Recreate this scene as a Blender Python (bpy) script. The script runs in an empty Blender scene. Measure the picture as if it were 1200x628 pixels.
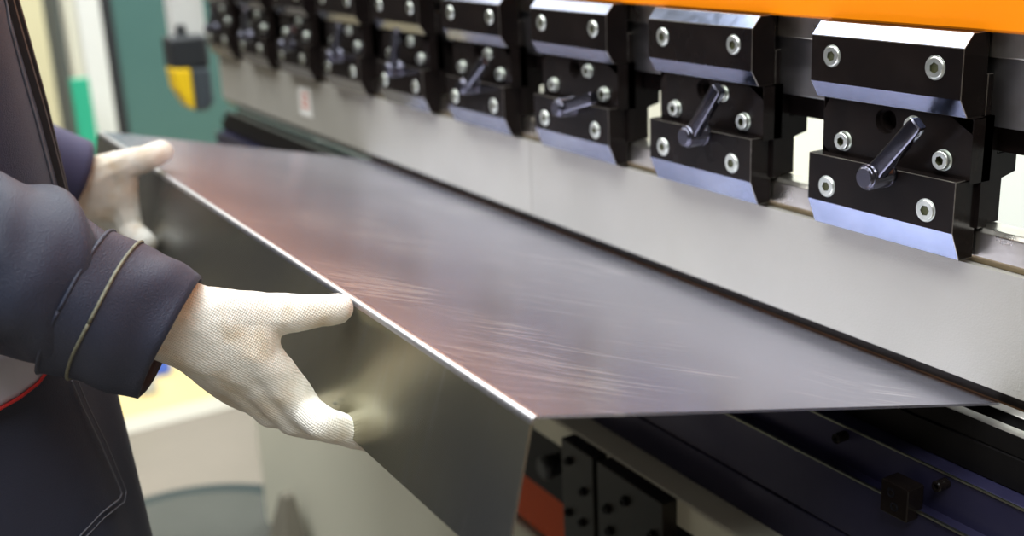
import bpy, bmesh, math, random
from mathutils import Vector, Matrix, noise
random.seed(7)
C = bpy.context.scene.collection
ZC = 1.30                                   # camera height above the floor
# ------------------------------------------------------------------ camera orientation
F, CX, CY = 1346.0, 600.0, 314.0            # focal length in pixels of the 1200x628 frame
def nrm(v): return Vector(v).normalized()
mX = nrm((-228-CX, -71-CY, F)); vv = nrm((795-CX, 4600-CY, F))
dn = (vv - mX*vv.dot(mX)).normalized()
AX = -mX; AZ = -dn; AY = AZ.cross(AX)
R = Matrix((AX, AY, AZ))                    # camera vector (right, down, forward) -> world
CAM = Vector((0, 0, ZC))
def ray(px, py): return R @ Vector(((px-CX)/F, (py-CY)/F, 1.0))
def atx(px, py, x): r = ray(px, py); return CAM + r*(x/r.x)
def aty(px, py, y): r = ray(px, py); return CAM + r*(y/r.y)
def W(x, y, z): return Vector((x, y, z+ZC)) # z measured from the camera's height

# ------------------------------------------------------------------ materials
def mat(name, col, rough=.5, metal=0., var=None, vscale=8., vstretch=(1,1,1), bump=0., bscale=60., bstretch=(1,1,1),
        rvar=0., spec=.5, coat=0., sheen=0., emit=None, aniso=0.):
    m = bpy.data.materials.new(name); m.use_nodes = True
    nt = m.node_tree; b = nt.nodes['Principled BSDF']
    b.inputs['Base Color'].default_value = (*col, 1); b.inputs['Roughness'].default_value = rough
    b.inputs['Metallic'].default_value = metal; b.inputs['Specular IOR Level'].default_value = spec
    b.inputs['Coat Weight'].default_value = coat; b.inputs['Sheen Weight'].default_value = sheen
    if aniso: b.inputs['Anisotropic'].default_value = aniso
    if emit: b.inputs['Emission Color'].default_value = (*emit[0], 1); b.inputs['Emission Strength'].default_value = emit[1]
    tc = nt.nodes.new('ShaderNodeTexCoord')
    def nz(scale, st, detail=5):
        mp = nt.nodes.new('ShaderNodeMapping'); mp.inputs['Scale'].default_value = st
        n = nt.nodes.new('ShaderNodeTexNoise'); n.inputs['Scale'].default_value = scale; n.inputs['Detail'].default_value = detail
        nt.links.new(tc.outputs['Object'], mp.inputs['Vector']); nt.links.new(mp.outputs[0], n.inputs['Vector']); return n
    if var is not None:
        n = nz(vscale, vstretch)
        r = nt.nodes.new('ShaderNodeValToRGB'); r.color_ramp.elements[0].position = .35; r.color_ramp.elements[1].position = .65
        r.color_ramp.elements[0].color = (*col, 1); r.color_ramp.elements[1].color = (*var, 1)
        nt.links.new(n.outputs['Fac'], r.inputs[0]); nt.links.new(r.outputs[0], b.inputs['Base Color'])
    if rvar:
        n = nz(vscale*1.7, vstretch)
        mr = nt.nodes.new('ShaderNodeMapRange'); mr.inputs['From Min'].default_value = .3; mr.inputs['From Max'].default_value = .7
        mr.inputs['To Min'].default_value = rough-rvar; mr.inputs['To Max'].default_value = rough+rvar
        nt.links.new(n.outputs['Fac'], mr.inputs[0]); nt.links.new(mr.outputs[0], b.inputs['Roughness'])
    if bump:
        n = nz(bscale, bstretch, 3)
        bp = nt.nodes.new('ShaderNodeBump'); bp.inputs['Strength'].default_value = bump; bp.inputs['Distance'].default_value = .002
        nt.links.new(n.outputs['Fac'], bp.inputs['Height']); nt.links.new(bp.outputs[0], b.inputs['Normal'])
    return m
M = {}
M['black'] = mat('blackened_steel', (.0065,.005,.0048), .22, .0, spec=.12, var=(.011,.008,.007), vscale=25, rvar=.05)
M['bevel_glint'] = mat('bevel_reflection', (.14,.165,.24), .16, 1., var=(.16,.185,.26), vscale=60, rvar=.03)  # bluish tone stands in for light reflected off the clamp bevels
M['edge_glint'] = mat('bevel_reflection_steel', (.42,.46,.55), .32, 1., var=(.34,.38,.46), vscale=160, rvar=.05, bump=.06, bscale=900)  # unassigned brighter version of the bevels' painted reflection tone
M['worn'] = mat('worn_edge_steel', (.16,.14,.12), .35, .9, var=(.30,.28,.24), vscale=90)
M['zinc'] = mat('zinc_screw', (.74,.77,.70), .3, .9, var=(.62,.66,.6), vscale=120)
M['socket'] = mat('screw_socket', (.10,.105,.05), .4, .6)
M['ram'] = mat('ram_steel', (.33,.32,.32), .34, 1., var=(.24,.23,.22), vscale=10, vstretch=(1,1,3), bump=.1, bscale=150, bstretch=(.1,1,1), rvar=.08)
M['rail'] = mat('rail_steel', (.62,.59,.54), .3, 1., var=(.42,.38,.30), vscale=14, bump=.08, bscale=200, rvar=.08)
M['punch'] = mat('punch_steel', (.42,.405,.36), .50, .35, var=(.47,.455,.41), vscale=5, bump=.16, bscale=650, rvar=.05)
M['punchdark'] = mat('punch_tip_steel', (.025,.021,.018), .35, .6, var=(.045,.037,.030), vscale=12, vstretch=(.2,1,1))
M['brass'] = mat('oily_edge', (.36,.20,.10), .45, .5)
M['orange'] = mat('orange_paint', (1.0,.27,.0), .45, 0, spec=.3)
M['orange2'] = mat('dull_orange_paint', (.62,.075,.003), .5, 0, spec=.2)
M['cream'] = mat('cream_paint', (.64,.63,.50), .5, 0, var=(.68,.66,.53), vscale=2)
M['diesteel'] = mat('die_steel', (.42,.39,.36), .35, 1., var=(.33,.31,.29), vscale=10)
M['purple'] = mat('blued_bed_steel', (.022,.021,.058), .36, .45, var=(.036,.034,.068), vscale=6, vstretch=(1,1,2), bump=.05, bscale=200, bstretch=(1,1,.1), rvar=.08)
M['edge_strip'] = mat('lit_edge_highlight', (.16,.17,.12), .3, 1., var=(.50,.52,.44), vscale=3)  # bright colour paints the highlight along the bed edges
M['darkbed'] = mat('dark_bed_steel', (.005,.0045,.0045), .45, .0, spec=.15)
M['beige'] = mat('machined_bed_ledge', (.62,.60,.47), .36, .25, var=(.52,.50,.39), vscale=5, rvar=.06)
M['plate'] = mat('dark_bracket_steel', (.012,.011,.009), .36, .2, var=(.020,.018,.014), spec=.3, vscale=9, vstretch=(1,1,3))
M['whitepaint'] = mat('white_paint', (.62,.62,.59), .5)
M['teal'] = mat('teal_paint', (.048,.118,.108), .5, 0, var=(.06,.135,.122), vscale=1.5)
M['green'] = mat('green_board', (.02,.34,.20), .5)
M['cabinet'] = mat('dark_grey_paint', (.13,.15,.14), .5)
M['yellow'] = mat('yellow_casing', (.85,.55,.01), .4)
M['devblack'] = mat('black_plastic', (.02,.022,.025), .4)
M['slate'] = mat('slate_plastic', (.05,.06,.07), .4)
M['floor'] = mat('light_floor', (.175,.150,.118), .55, 0, var=(.20,.17,.135), vscale=1.6, rvar=.1)
M['yfloor'] = mat('yellow_floor_paint', (.60,.46,.20), .6, 0, var=(.57,.44,.20), vscale=2)
M['wfloor'] = mat('white_floor_line', (.40,.37,.31), .6)
M['mat'] = mat('grey_rubber_mat', (.05,.052,.042), .65, 0, var=(.065,.066,.055), vscale=4, bump=.3, bscale=60)
M['matrim'] = mat('mat_rim', (.02,.03,.03), .5)
M['wallwhite'] = mat('white_wall', (.80,.83,.80), .8)
M['wallyellow'] = mat('pale_yellow_wall', (.72,.66,.42), .8)
M['walldark'] = mat('grey_brown_wall', (.10,.09,.085), .8)
M['ceil'] = mat('ceiling_white', (.7,.7,.7), .8)
M['cloth'] = mat('charcoal_twill', (.023,.029,.052), .5, 0, var=(.029,.035,.062), vscale=20, bump=.35, bscale=900, sheen=.05, spec=.35)
M['cloth_j'] = mat('dark_navy_twill', (.013,.019,.042), .6, 0, var=(.017,.023,.050), vscale=20, bump=.35, bscale=900, sheen=.05, spec=.25)
M['cloth_navy'] = mat('navy_twill', (.011,.015,.034), .65, 0, var=(.014,.019,.042), vscale=12, bump=.3, bscale=900, sheen=.06)
M['cloth_blue'] = mat('blue_navy_twill', (.035,.042,.11), .7, 0, bump=.3, bscale=900, sheen=.1)
M['piping'] = mat('grey_olive_piping', (.20,.20,.14), .6, 0, var=(.10,.10,.07), vscale=500)
M['stitch'] = mat('grey_stitching', (.10,.105,.13), .7)
M['facing'] = mat('grey_lilac_facing', (.46,.45,.53), .55, 0, var=(.54,.53,.60), vscale=15, bump=.2, bscale=60)
M['red'] = mat('red_piping', (.55,.02,.02), .5)
M['placket'] = mat('black_zip_tape', (.007,.007,.010), .6)
M['skin'] = mat('skin', (.62,.36,.26), .5); M['hair'] = mat('dark_hair', (.03,.02,.015), .6)
M['eye'] = mat('eye_white', (.8,.8,.8), .2); M['iris'] = mat('iris', (.04,.03,.02), .2)
M['boot'] = mat('black_leather', (.02,.018,.016), .4)
M['dots'] = mat('blue_grip_dots', (.05,.17,.33), .45)
M['labelw'] = mat('white_label', (.85,.84,.80), .5); M['labelr'] = mat('red_label_print', (.65,.20,.14), .5)
M['bluebox'] = mat('blue_plastic', (.06,.14,.62), .5); M['greybox'] = mat('grey_plastic', (.45,.47,.47), .5)
M['pedal'] = mat('grey_brown_casing', (.16,.145,.11), .5)

def glove_mat():
    m = mat('knitted_cotton', (.80,.76,.64), .92, 0, sheen=.3)
    nt = m.node_tree; b = nt.nodes['Principled BSDF']
    tc = nt.nodes.new('ShaderNodeTexCoord')
    # knit ribs: fine wave along the hand with courses across
    mp = nt.nodes.new('ShaderNodeMapping'); mp.inputs['Rotation'].default_value = (math.radians(38), 0, 0)
    nt.links.new(tc.outputs['Object'], mp.inputs[0])
    w1 = nt.nodes.new('ShaderNodeTexWave'); w1.wave_type = 'BANDS'; w1.bands_direction = 'Z'
    w1.inputs['Scale'].default_value = 185; w1.inputs['Distortion'].default_value = 2.2; w1.inputs['Detail'].default_value = 2; w1.inputs['Detail Scale'].default_value = .6
    w2 = nt.nodes.new('ShaderNodeTexWave'); w2.wave_type = 'BANDS'; w2.bands_direction = 'Y'
    w2.inputs['Scale'].default_value = 230; w2.inputs['Distortion'].default_value = 2.5; w2.inputs['Detail'].default_value = 2; w2.inputs['Detail Scale'].default_value = .8
    for w in (w1, w2): nt.links.new(mp.outputs[0], w.inputs['Vector'])
    mu = nt.nodes.new('ShaderNodeMath'); mu.operation = 'ADD'
    nt.links.new(w1.outputs['Fac'], mu.inputs[0]); nt.links.new(w2.outputs['Fac'], mu.inputs[1])
    nf = nt.nodes.new('ShaderNodeTexNoise'); nf.inputs['Scale'].default_value = 90; nf.inputs['Detail'].default_value = 4
    nt.links.new(tc.outputs['Object'], nf.inputs['Vector'])
    ad = nt.nodes.new('ShaderNodeMath'); ad.operation = 'MULTIPLY_ADD'; ad.inputs[1].default_value = 2.0
    nt.links.new(nf.outputs['Fac'], ad.inputs[0]); nt.links.new(mu.outputs[0], ad.inputs[2])
    bp = nt.nodes.new('ShaderNodeBump'); bp.inputs['Strength'].default_value = .42; bp.inputs['Distance'].default_value = .0010
    nt.links.new(ad.outputs[0], bp.inputs['Height']); nt.links.new(bp.outputs[0], b.inputs['Normal'])
    # worn, soiled patches
    nz = nt.nodes.new('ShaderNodeTexNoise'); nz.inputs['Scale'].default_value = 38; nz.inputs['Detail'].default_value = 5
    nt.links.new(tc.outputs['Object'], nz.inputs['Vector'])
    r = nt.nodes.new('ShaderNodeValToRGB'); e = r.color_ramp.elements
    e[0].position = .46; e[0].color = (.84,.815,.73,1); e[1].position = .80; e[1].color = (.62,.50,.33,1)
    nt.links.new(nz.outputs['Fac'], r.inputs[0]); nt.links.new(r.outputs[0], b.inputs['Base Color'])
    return m
M['glove'] = glove_mat()

def sheet_mat(name, flange):
    """rolled steel: long grain, dull patches, fine scratches"""
    m = bpy.data.materials.new(name); m.use_nodes = True; nt = m.node_tree; b = nt.nodes['Principled BSDF']
    N = nt.nodes.new; L = nt.links.new
    b.inputs['Metallic'].default_value = .88
    tc = N('ShaderNodeTexCoord')
    def nz(scale, st, det=5, rot=0):
        m0 = N('ShaderNodeMapping'); m0.inputs['Rotation'].default_value = (0, 0, rot)
        mp = N('ShaderNodeMapping'); mp.inputs['Scale'].default_value = st
        n = N('ShaderNodeTexNoise'); n.inputs['Scale'].default_value = scale; n.inputs['Detail'].default_value = det
        L(tc.outputs['Object'], m0.inputs[0]); L(m0.outputs[0], mp.inputs[0]); L(mp.outputs[0], n.inputs['Vector']); return n
    big = nz(4.5, (1, 1.4, 1), 1); grain = nz(60, (1, 1, 1), 2)
    r = N('ShaderNodeValToRGB'); e = r.color_ramp.elements
    if flange: e[0].color = (.14,.15,.17,1); e[1].color = (.36,.34,.24,1)  # darker than the sheet: shade and olive floor reflection put into the colour
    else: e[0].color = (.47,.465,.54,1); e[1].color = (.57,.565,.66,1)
    e[0].position = .2; e[1].position = .8; r.color_ramp.interpolation = 'EASE'
    L(big.outputs['Fac'], r.inputs[0])
    # scratches: thin stretched voronoi-like noise, three directions
    col = r.outputs[0]
    for k, (rot, st, th) in enumerate(((-1.08, (9, 230, 1), .69), (-.87, (8, 300, 1), .69), (-1.17, (10, 200, 1), .70), (-.45, (9, 330, 1), .72))):
        s = nz(1.0, st, 0, rot)
        cr = N('ShaderNodeValToRGB'); cr.color_ramp.elements[0].position = th-.045; cr.color_ramp.elements[1].position = th
        L(s.outputs['Fac'], cr.inputs[0])
        patch = nz(7+k, (1, 1, 1), 2); pr = N('ShaderNodeMapRange'); pr.inputs['From Min'].default_value = .48; pr.inputs['From Max'].default_value = .62
        L(patch.outputs['Fac'], pr.inputs[0])
        mm = N('ShaderNodeMath'); mm.operation = 'MULTIPLY'; mm.use_clamp = True; L(cr.outputs[0], mm.inputs[0]); L(pr.outputs[0], mm.inputs[1])
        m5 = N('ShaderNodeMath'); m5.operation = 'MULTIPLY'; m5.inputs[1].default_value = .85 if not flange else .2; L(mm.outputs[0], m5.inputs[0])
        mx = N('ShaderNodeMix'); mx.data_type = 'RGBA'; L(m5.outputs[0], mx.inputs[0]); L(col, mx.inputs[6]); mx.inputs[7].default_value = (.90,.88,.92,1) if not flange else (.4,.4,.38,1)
        col = mx.outputs[2]
    L(col, b.inputs['Base Color'])
    mr = N('ShaderNodeMapRange'); mr.inputs['From Min'].default_value = .35; mr.inputs['From Max'].default_value = .65
    mr.inputs['To Min'].default_value = .22; mr.inputs['To Max'].default_value = .32
    b.inputs['Roughness'].default_value = .27
    bp = N('ShaderNodeBump'); bp.inputs['Strength'].default_value = .03; bp.inputs['Distance'].default_value = .001
    L(grain.outputs['Fac'], bp.inputs['Height']); L(bp.outputs[0], b.inputs['Normal'])
    return m
M['sheet'] = sheet_mat('rolled_sheet_steel', False); M['flange'] = sheet_mat('shaded_flange_steel', True)
M['foldedge'] = mat('polished_fold_steel', (.48,.48,.50), .36, 1.)

# ------------------------------------------------------------------ object helpers
def link(o, parent=None):
    C.objects.link(o)
    if parent is not None:
        o.parent = parent
    return o
def obj(name, bm, m, parent=None, smooth=False, bevel=0., seg=2):
    """bm in world coordinates; mesh stored about its parent's / its own base point"""
    me = bpy.data.meshes.new(name)
    bmesh.ops.recalc_face_normals(bm, faces=bm.faces)
    if parent is not None:
        org = wloc(parent)
    else:
        xs = [v.co for v in bm.verts]
        org = Vector(((min(v.x for v in xs)+max(v.x for v in xs))/2, (min(v.y for v in xs)+max(v.y for v in xs))/2, min(v.z for v in xs)))
    bmesh.ops.translate(bm, verts=bm.verts, vec=-org)
    bm.to_mesh(me); bm.free()
    for mm in (m if isinstance(m, (list, tuple)) else [m]): me.materials.append(mm)
    if smooth:
        for p in me.polygons: p.use_smooth = True
    o = bpy.data.objects.new(name, me)
    link(o, parent)
    if parent is None: o.location = org
    if bevel:
        b = o.modifiers.new('edge', 'BEVEL'); b.width = bevel; b.segments = seg; b.limit_method = 'ANGLE'; b.angle_limit = math.radians(35)
    return o
def wloc(o):
    v = Vector(o.location)
    while o.parent: o = o.parent; v = v + o.location
    return v
def thing(name, label, cat, loc=(0,0,0), group=None):
    o = bpy.data.objects.new(name, None); o.empty_display_size = .05; o.location = loc; C.objects.link(o)
    tag(o, label, cat, group); return o
def tag(o, label=None, cat=None, group=None, kind=None):
    if label: o['label'] = label
    if cat: o['category'] = cat
    if group: o['group'] = group
    if kind: o['kind'] = kind
    return o
def new(): return bmesh.new()
def add_box(bm, x0, x1, y0, y1, z0, z1, mi=0):
    vs = [bm.verts.new((x, y, z)) for x in (x0, x1) for y in (y0, y1) for z in (z0, z1)]
    for f in ((0,1,3,2), (4,6,7,5), (0,4,5,1), (2,3,7,6), (0,2,6,4), (1,5,7,3)):
        bm.faces.new([vs[i] for i in f]).material_index = mi
    return bm
def box(*a): return add_box(new(), *a)
def wbox(x0, x1, y0, y1, z0, z1): return box(x0, x1, y0, y1, z0+ZC, z1+ZC)
def prism_x(bm, prof, x0, x1, mi=None):
    """profile of (y, z-from-camera) swept along x; mi gives a material index per side"""
    a = [bm.verts.new((x0, y, z+ZC)) for y, z in prof]; b = [bm.verts.new((x1, y, z+ZC)) for y, z in prof]
    n = len(prof)
    for i in range(n):
        f = bm.faces.new((a[i], a[(i+1) % n], b[(i+1) % n], b[i]))
        if mi: f.material_index = mi[i]
    bm.faces.new(a[::-1]); bm.faces.new(b); return bm
def add_cyl(bm, p0, p1, r0, r1=None, n=24, cap=True, mi=0):
    r1 = r0 if r1 is None else r1
    p0 = Vector(p0); p1 = Vector(p1); d = (p1-p0).normalized()
    u = d.orthogonal().normalized(); v = d.cross(u)
    A = [bm.verts.new(p0+(u*math.cos(t)+v*math.sin(t))*r0) for t in [2*math.pi*i/n for i in range(n)]]
    B = [bm.verts.new(p1+(u*math.cos(t)+v*math.sin(t))*r1) for t in [2*math.pi*i/n for i in range(n)]]
    fs = [bm.faces.new((A[i], A[(i+1) % n], B[(i+1) % n], B[i])) for i in range(n)]
    if cap: fs.append(bm.faces.new(A[::-1])); fs.append(bm.faces.new(B))
    for f in fs: f.material_index = mi
    return A, B
def add_lathe(bm, base, d, prof, n=28, mi=None, u=None):
    """prof of (distance along d, radius)"""
    base = Vector(base); d = Vector(d).normalized(); u = (u or d.orthogonal()).normalized(); v = d.cross(u)
    rings = []
    for s, r in prof:
        if r < 1e-6: rings.append([bm.verts.new(base+d*s)])
        else: rings.append([bm.verts.new(base+d*s+(u*math.cos(2*math.pi*i/n)+v*math.sin(2*math.pi*i/n))*r) for i in range(n)])
    for k in range(len(rings)-1):
        A, B = rings[k], rings[k+1]
        for i in range(n):
            j = (i+1) % n
            if len(A) == 1 and len(B) == 1: continue
            if len(A) == 1: f = bm.faces.new((A[0], B[i], B[j]))
            elif len(B) == 1: f = bm.faces.new((A[i], A[j], B[0]))
            else: f = bm.faces.new((A[i], A[j], B[j], B[i]))
            if mi: f.material_index = mi[k]
    return bm
def loft(bm, rings, close=True, cap0=False, cap1=False):
    V = [[bm.verts.new(p) for p in r] for r in rings]
    n = len(V[0])
    for k in range(len(V)-1):
        for i in range(n if close else n-1):
            j = (i+1) % n
            bm.faces.new((V[k][i], V[k][j], V[k+1][j], V[k+1][i]))
    if cap0: bm.faces.new(V[0][::-1])
    if cap1: bm.faces.new(V[-1])
    return bm
def tube(bm, pts, r, n=8):
    pts = [Vector(p) for p in pts]; rings = []
    u = None
    for i, p in enumerate(pts):
        d = (pts[min(i+1, len(pts)-1)]-pts[max(i-1, 0)]).normalized()
        u = d.orthogonal().normalized() if u is None else (u-d*u.dot(d)).normalized()
        v = d.cross(u); rr = r[i] if isinstance(r, (list, tuple)) else r
        rings.append([p+(u*math.cos(2*math.pi*k/n)+v*math.sin(2*math.pi*k/n))*rr for k in range(n)])
    return loft(bm, rings, True, True, True)
def catmull(P, n=8):
    P = [Vector(p) for p in P]; out = []
    for i in range(len(P)-1):
        p0 = P[max(i-1, 0)]; p1 = P[i]; p2 = P[i+1]; p3 = P[min(i+2, len(P)-1)]
        for k in range(n):
            t = k/n; out.append(.5*((2*p1)+(p2-p0)*t+(2*p0-5*p1+4*p2-p3)*t*t+(3*p1-p0-3*p2+p3)*t**3))
    return out+[P[-1]]
def hull(bm, balls):
    """convex hull of spheres (centre, radius) added as its own shell"""
    t = new()
    for c, r in balls: bmesh.ops.create_icosphere(t, subdivisions=2, radius=r, matrix=Matrix.Translation(c))
    bmesh.ops.convex_hull(t, input=t.verts)
    loose = [v for v in t.verts if not v.link_faces]; bmesh.ops.delete(t, geom=loose, context='VERTS')
    idx = {v: bm.verts.new(v.co) for v in t.verts if any(True for _ in v.link_faces)}
    for f in t.faces:
        try: bm.faces.new([idx[v] for v in f.verts])
        except Exception: pass
    t.free(); return bm
def chain(bm, balls):
    for a, b in zip(balls[:-1], balls[1:]): hull(bm, [a, b])
def remesh(bm, voxel, smooth=4, fac=.5, disp=None):
    """fuse overlapping shells into one continuous surface"""
    me = bpy.data.meshes.new('tmp'); bm.to_mesh(me); bm.free()
    o = bpy.data.objects.new('tmp', me); C.objects.link(o)
    r = o.modifiers.new('r', 'REMESH'); r.mode = 'VOXEL'; r.voxel_size = voxel
    s = o.modifiers.new('s', 'SMOOTH'); s.factor = fac; s.iterations = smooth
    dg = bpy.context.evaluated_depsgraph_get(); dg.update()
    me2 = bpy.data.meshes.new_from_object(o.evaluated_get(dg))
    out = new(); out.from_mesh(me2)
    bpy.data.objects.remove(o); bpy.data.meshes.remove(me); bpy.data.meshes.remove(me2)
    if disp:
        out.normal_update()
        mv = [(v, v.co+v.normal*disp(v.co)) for v in out.verts]
        for v, c in mv: v.co = c
    return out

# ------------------------------------------------------------------ the room
def struct(name, bm, m, **k): return tag(obj(name, bm, m, **k), kind='structure')
struct('floor', box(-7, 3, -3.2, 3.4, -.06, 0), M['floor'])
struct('wall_back', box(-7, 3, 3.4, 3.5, 0, 4.2), M['wallwhite'])
struct('wall_left', box(-7.1, -7, -3.2, 3.4, 0, 4.2), M['walldark'])
struct('trim_3', box(-7, -6.96, .3, 3.4, 0, 3.4), M['wallyellow'])
struct('wall_front', box(-7, 3, -3.3, -3.2, 0, 4.2), M['walldark'])
struct('wall_right', box(3, 3.1, -3.2, 3.4, 0, 4.2), M['walldark'])
struct('ceiling', box(-7, 3, -3.2, 3.4, 4.2, 4.3), M['ceil'])
struct('trim_1', box(-4.6, -3.06, .3, 3.4, 0, .004), M['yfloor'])
struct('trim_2', box(-3.06, -2.96, .0, 3.4, 0, .004), M['wfloor'])

# ------------------------------------------------------------------ press brake
XL, XR = -2.24, .75
# --- lower bed of the machine
bed = thing('machine_bed', 'lower bed of the press brake with stepped blue-black face and cream base under the sheet', 'machine bed', ((XL+XR)/2, .9, 0))
b = prism_x(new(), [(.640,-.372), (.640,-.395), (.7,-.395), (.7,-.372)], XL, XR); obj('die_holder', b, M['darkbed'], bed)
b = prism_x(new(), [(.625,-.396), (.625,-.4335), (.70,-.4335), (.70,-.396)], XL, XR); obj('clamping_bar', b, M['purple'], bed, bevel=.0015)
b = prism_x(new(), [(.615,-.4290), (.615,-.4805), (.70,-.4805), (.70,-.4290)], XL, XR); obj('upper_bar', b, M['purple'], bed, bevel=.001)
b = prism_x(new(), [(.615,-.4825), (.615,-.518), (.70,-.518), (.70,-.4825)], XL, XR); obj('lower_bar', b, M['purple'], bed, bevel=.001)
b = prism_x(new(), [(.583,-.5165), (.583,-.545), (.75,-.545), (.75,-.5165)], XL, XR); obj('machined_ledge', b, M['beige'], bed, bevel=.003)
b = wbox(XL, XR, .63, .95, -.66, -.545); obj('shaded_recess', b, M['darkbed'], bed)  # near-black colour stands for the shadow below the ledge
b = wbox(XL-.02, XR, .640, .66, -.735, -.668); obj('orange_stripe', b, M['orange2'], bed, bevel=.002)
b = wbox(XL-.02, XR, .66, .95, -.755, -.66); obj('bed_core', b, M['darkbed'], bed)
b = wbox(XL-.04, XR, .645, .95, -1.3, -.755); obj('base_panel', b, M['cream'], bed, bevel=.004)
b = wbox(XL-.02, XR, .70, .95, -.545, -.42); obj('bed_beam', b, M['darkbed'], bed)
for x, z, l in ((atx(0,0,0) and aty(985,512,.62).x, aty(985,512,.62).z-ZC, .012), (aty(1103,568,.62).x, aty(1103,568,.62).z-ZC, .012),
                (-1.05,-.412,.012), (-.25,-.415,.012)):
    s = new(); add_lathe(s, W(x, .626, z), (0,-1,0), [(0,.0042), (l-.001,.0042), (l,.0035), (l,.002), (l-.004,.002), (l-.004,0)], 16)
    obj('set_screw', s, M['black'], bed, smooth=False)
b = wbox(XL, XR, .6128, .6155, -.4300, -.4286); add_box(b, XL, XR, .6238, .6255, -.3972+ZC, -.3958+ZC); obj('edge_highlight', b, M['edge_strip'], bed)
# --- die on the bed
for i, (x0, x1) in enumerate(((-.956, -.12), (-1.792, -.957), (-2.22, -1.793), (-.119, .70))):
    prof = [(.642,-.356), (.642,-.372), (.655,-.372), (.655,-.3715), (.69,-.3715), (.69,-.372), (.70,-.372), (.70,-.356), (.668,-.356), (.660,-.366), (.652,-.356)]
    prof = [(.642,-.356), (.642,-.3715), (.70,-.3715), (.70,-.356), (.668,-.356), (.660,-.366), (.652,-.356)]
    d = obj('bending_die', prism_x(new(), prof, x0, x1, [0,0,0,1,0,0,1]), [M['darkbed'], M['diesteel']], None, bevel=.0006)
    tag(d, ['steel bending die on the bed below the near corner of the sheet', 'steel bending die on the bed below the middle of the sheet',
            'short steel bending die at the far end of the bed', 'steel bending die right of the sheet, past its near corner'][i], 'die')
# --- punch sections with their tang
for i, (x0, x1) in enumerate(((-1.0765, -.2405), (-1.912, -1.0775), (XL, -1.913), (-.2395, .6))):
    t = thing('punch_section', ['grey punch section with plain face under the three nearest clamps', 'grey punch section with a small white label, middle of the row',
              'short grey punch section at the far end of the machine', 'grey punch section right of the nearest clamp'][i], 'punch', ((x0+x1)/2, .66, ZC-.347))
    prof = [(.648,-.248), (.648,-.3325), (.6578,-.3440), (.6602,-.3468), (.672,-.334), (.672,-.248)]
    obj('blade', prism_x(new(), prof, x0, x1, [0,1,2,1,0,0]), [M['punch'], M['punchdark'], M['brass']], t)
    prof = [(.655,-.2225), (.652,-.2255), (.652,-.2425), (.6535,-.2478), (.673,-.2478), (.673,-.2225)]
    obj('tang', prism_x(new(), prof, x0, x1, [0,0,1,0,0,0]), [M['rail'], mat('grimy_steel', (.22,.17,.10), .4, .8)], t, bevel=.0006)
    if i == 1:
        c = atx(357, 118, -1.779); z = c.z-ZC
        l = new(); add_box(l, -1.805, -1.753, .6472, .6482, c.z-.025, c.z+.022)
        for k in range(3): add_box(l, -1.794+.003*k, -1.762, .6468, .6473, c.z-.012+.010*k, c.z-.007+.010*k, 1)
        obj('label', l, [M['labelw'], M['labelr']], t)
# --- ram and cover
ram = thing('machine_ram', 'steel ram of the press brake carrying the clamps, under the orange cover', 'ram', ((XL+XR)/2, .7, ZC-.153))
obj('upper_band', prism_x(new(), [(.654,.35), (.654,-.1075), (.72,-.1075), (.72,.35)], XL, XR), M['rail'], ram, bevel=.0008)
obj('lower_band', prism_x(new(), [(.658,-.1075), (.658,-.1535), (.72,-.1535), (.72,-.1075)], XL, XR), M['ram'], ram, bevel=.0008)
obj('black_rail', prism_x(new(), [(.670,-.1535), (.670,-.1725), (.695,-.1725), (.695,-.1535)], XL, XR), M['black'], ram, bevel=.001)
cov = obj('ram_cover', wbox(XL-.05, XR, .646, .6535, -.0905, .42), M['orange'], None, bevel=.002)
tag(cov, 'bright orange painted cover along the top of the machine', 'machine cover')

# --- clamps
X0, X1 = -.6318, -.4965                       # nearest clamp, left and right edge
SC = (X0+X1)/2
def screw(parent, x, y, z, r=.0073, H=.0014):
    b = new(); n = 30; a0 = random.random()
    hexa = r*.52
    add_lathe(b, (x, y, z), (0,-1,0), [(0,r*1.13), (.0003,r*1.13), (.0003,r), (H-.0007,r), (H,r*.90), (H,hexa)], n)
    # hexagon socket
    ring = [b.verts.new((x+hexa*math.cos(a0+k*math.pi/3), y-H+.0001, z+hexa*math.sin(a0+k*math.pi/3))) for k in range(6)]
    deep = [b.verts.new((v.co.x, y-.0001, v.co.z)) for v in ring]
    outer = [b.verts.new((x+r*.72*math.cos(a0+k*math.pi/3), y-H, z+r*.72*math.sin(a0+k*math.pi/3))) for k in range(6)]
    for k in range(6):
        b.faces.new((outer[k], outer[(k+1) % 6], ring[(k+1) % 6], ring[k]))
        b.faces.new((ring[k], ring[(k+1) % 6], deep[(k+1) % 6], deep[k])).material_index = 1
    b.faces.new(deep).material_index = 1
    o = obj('cap_screw', b, [M['zinc'], M['socket']], parent)
    for p in o.data.polygons: p.use_smooth = p.material_index == 0 and abs(p.normal.y) < .9 and p.area < 2e-6
    return o
def block(prof, x0, x1, mi):
    b = prism_x(new(), prof, x0, x1, mi); return b
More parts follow.
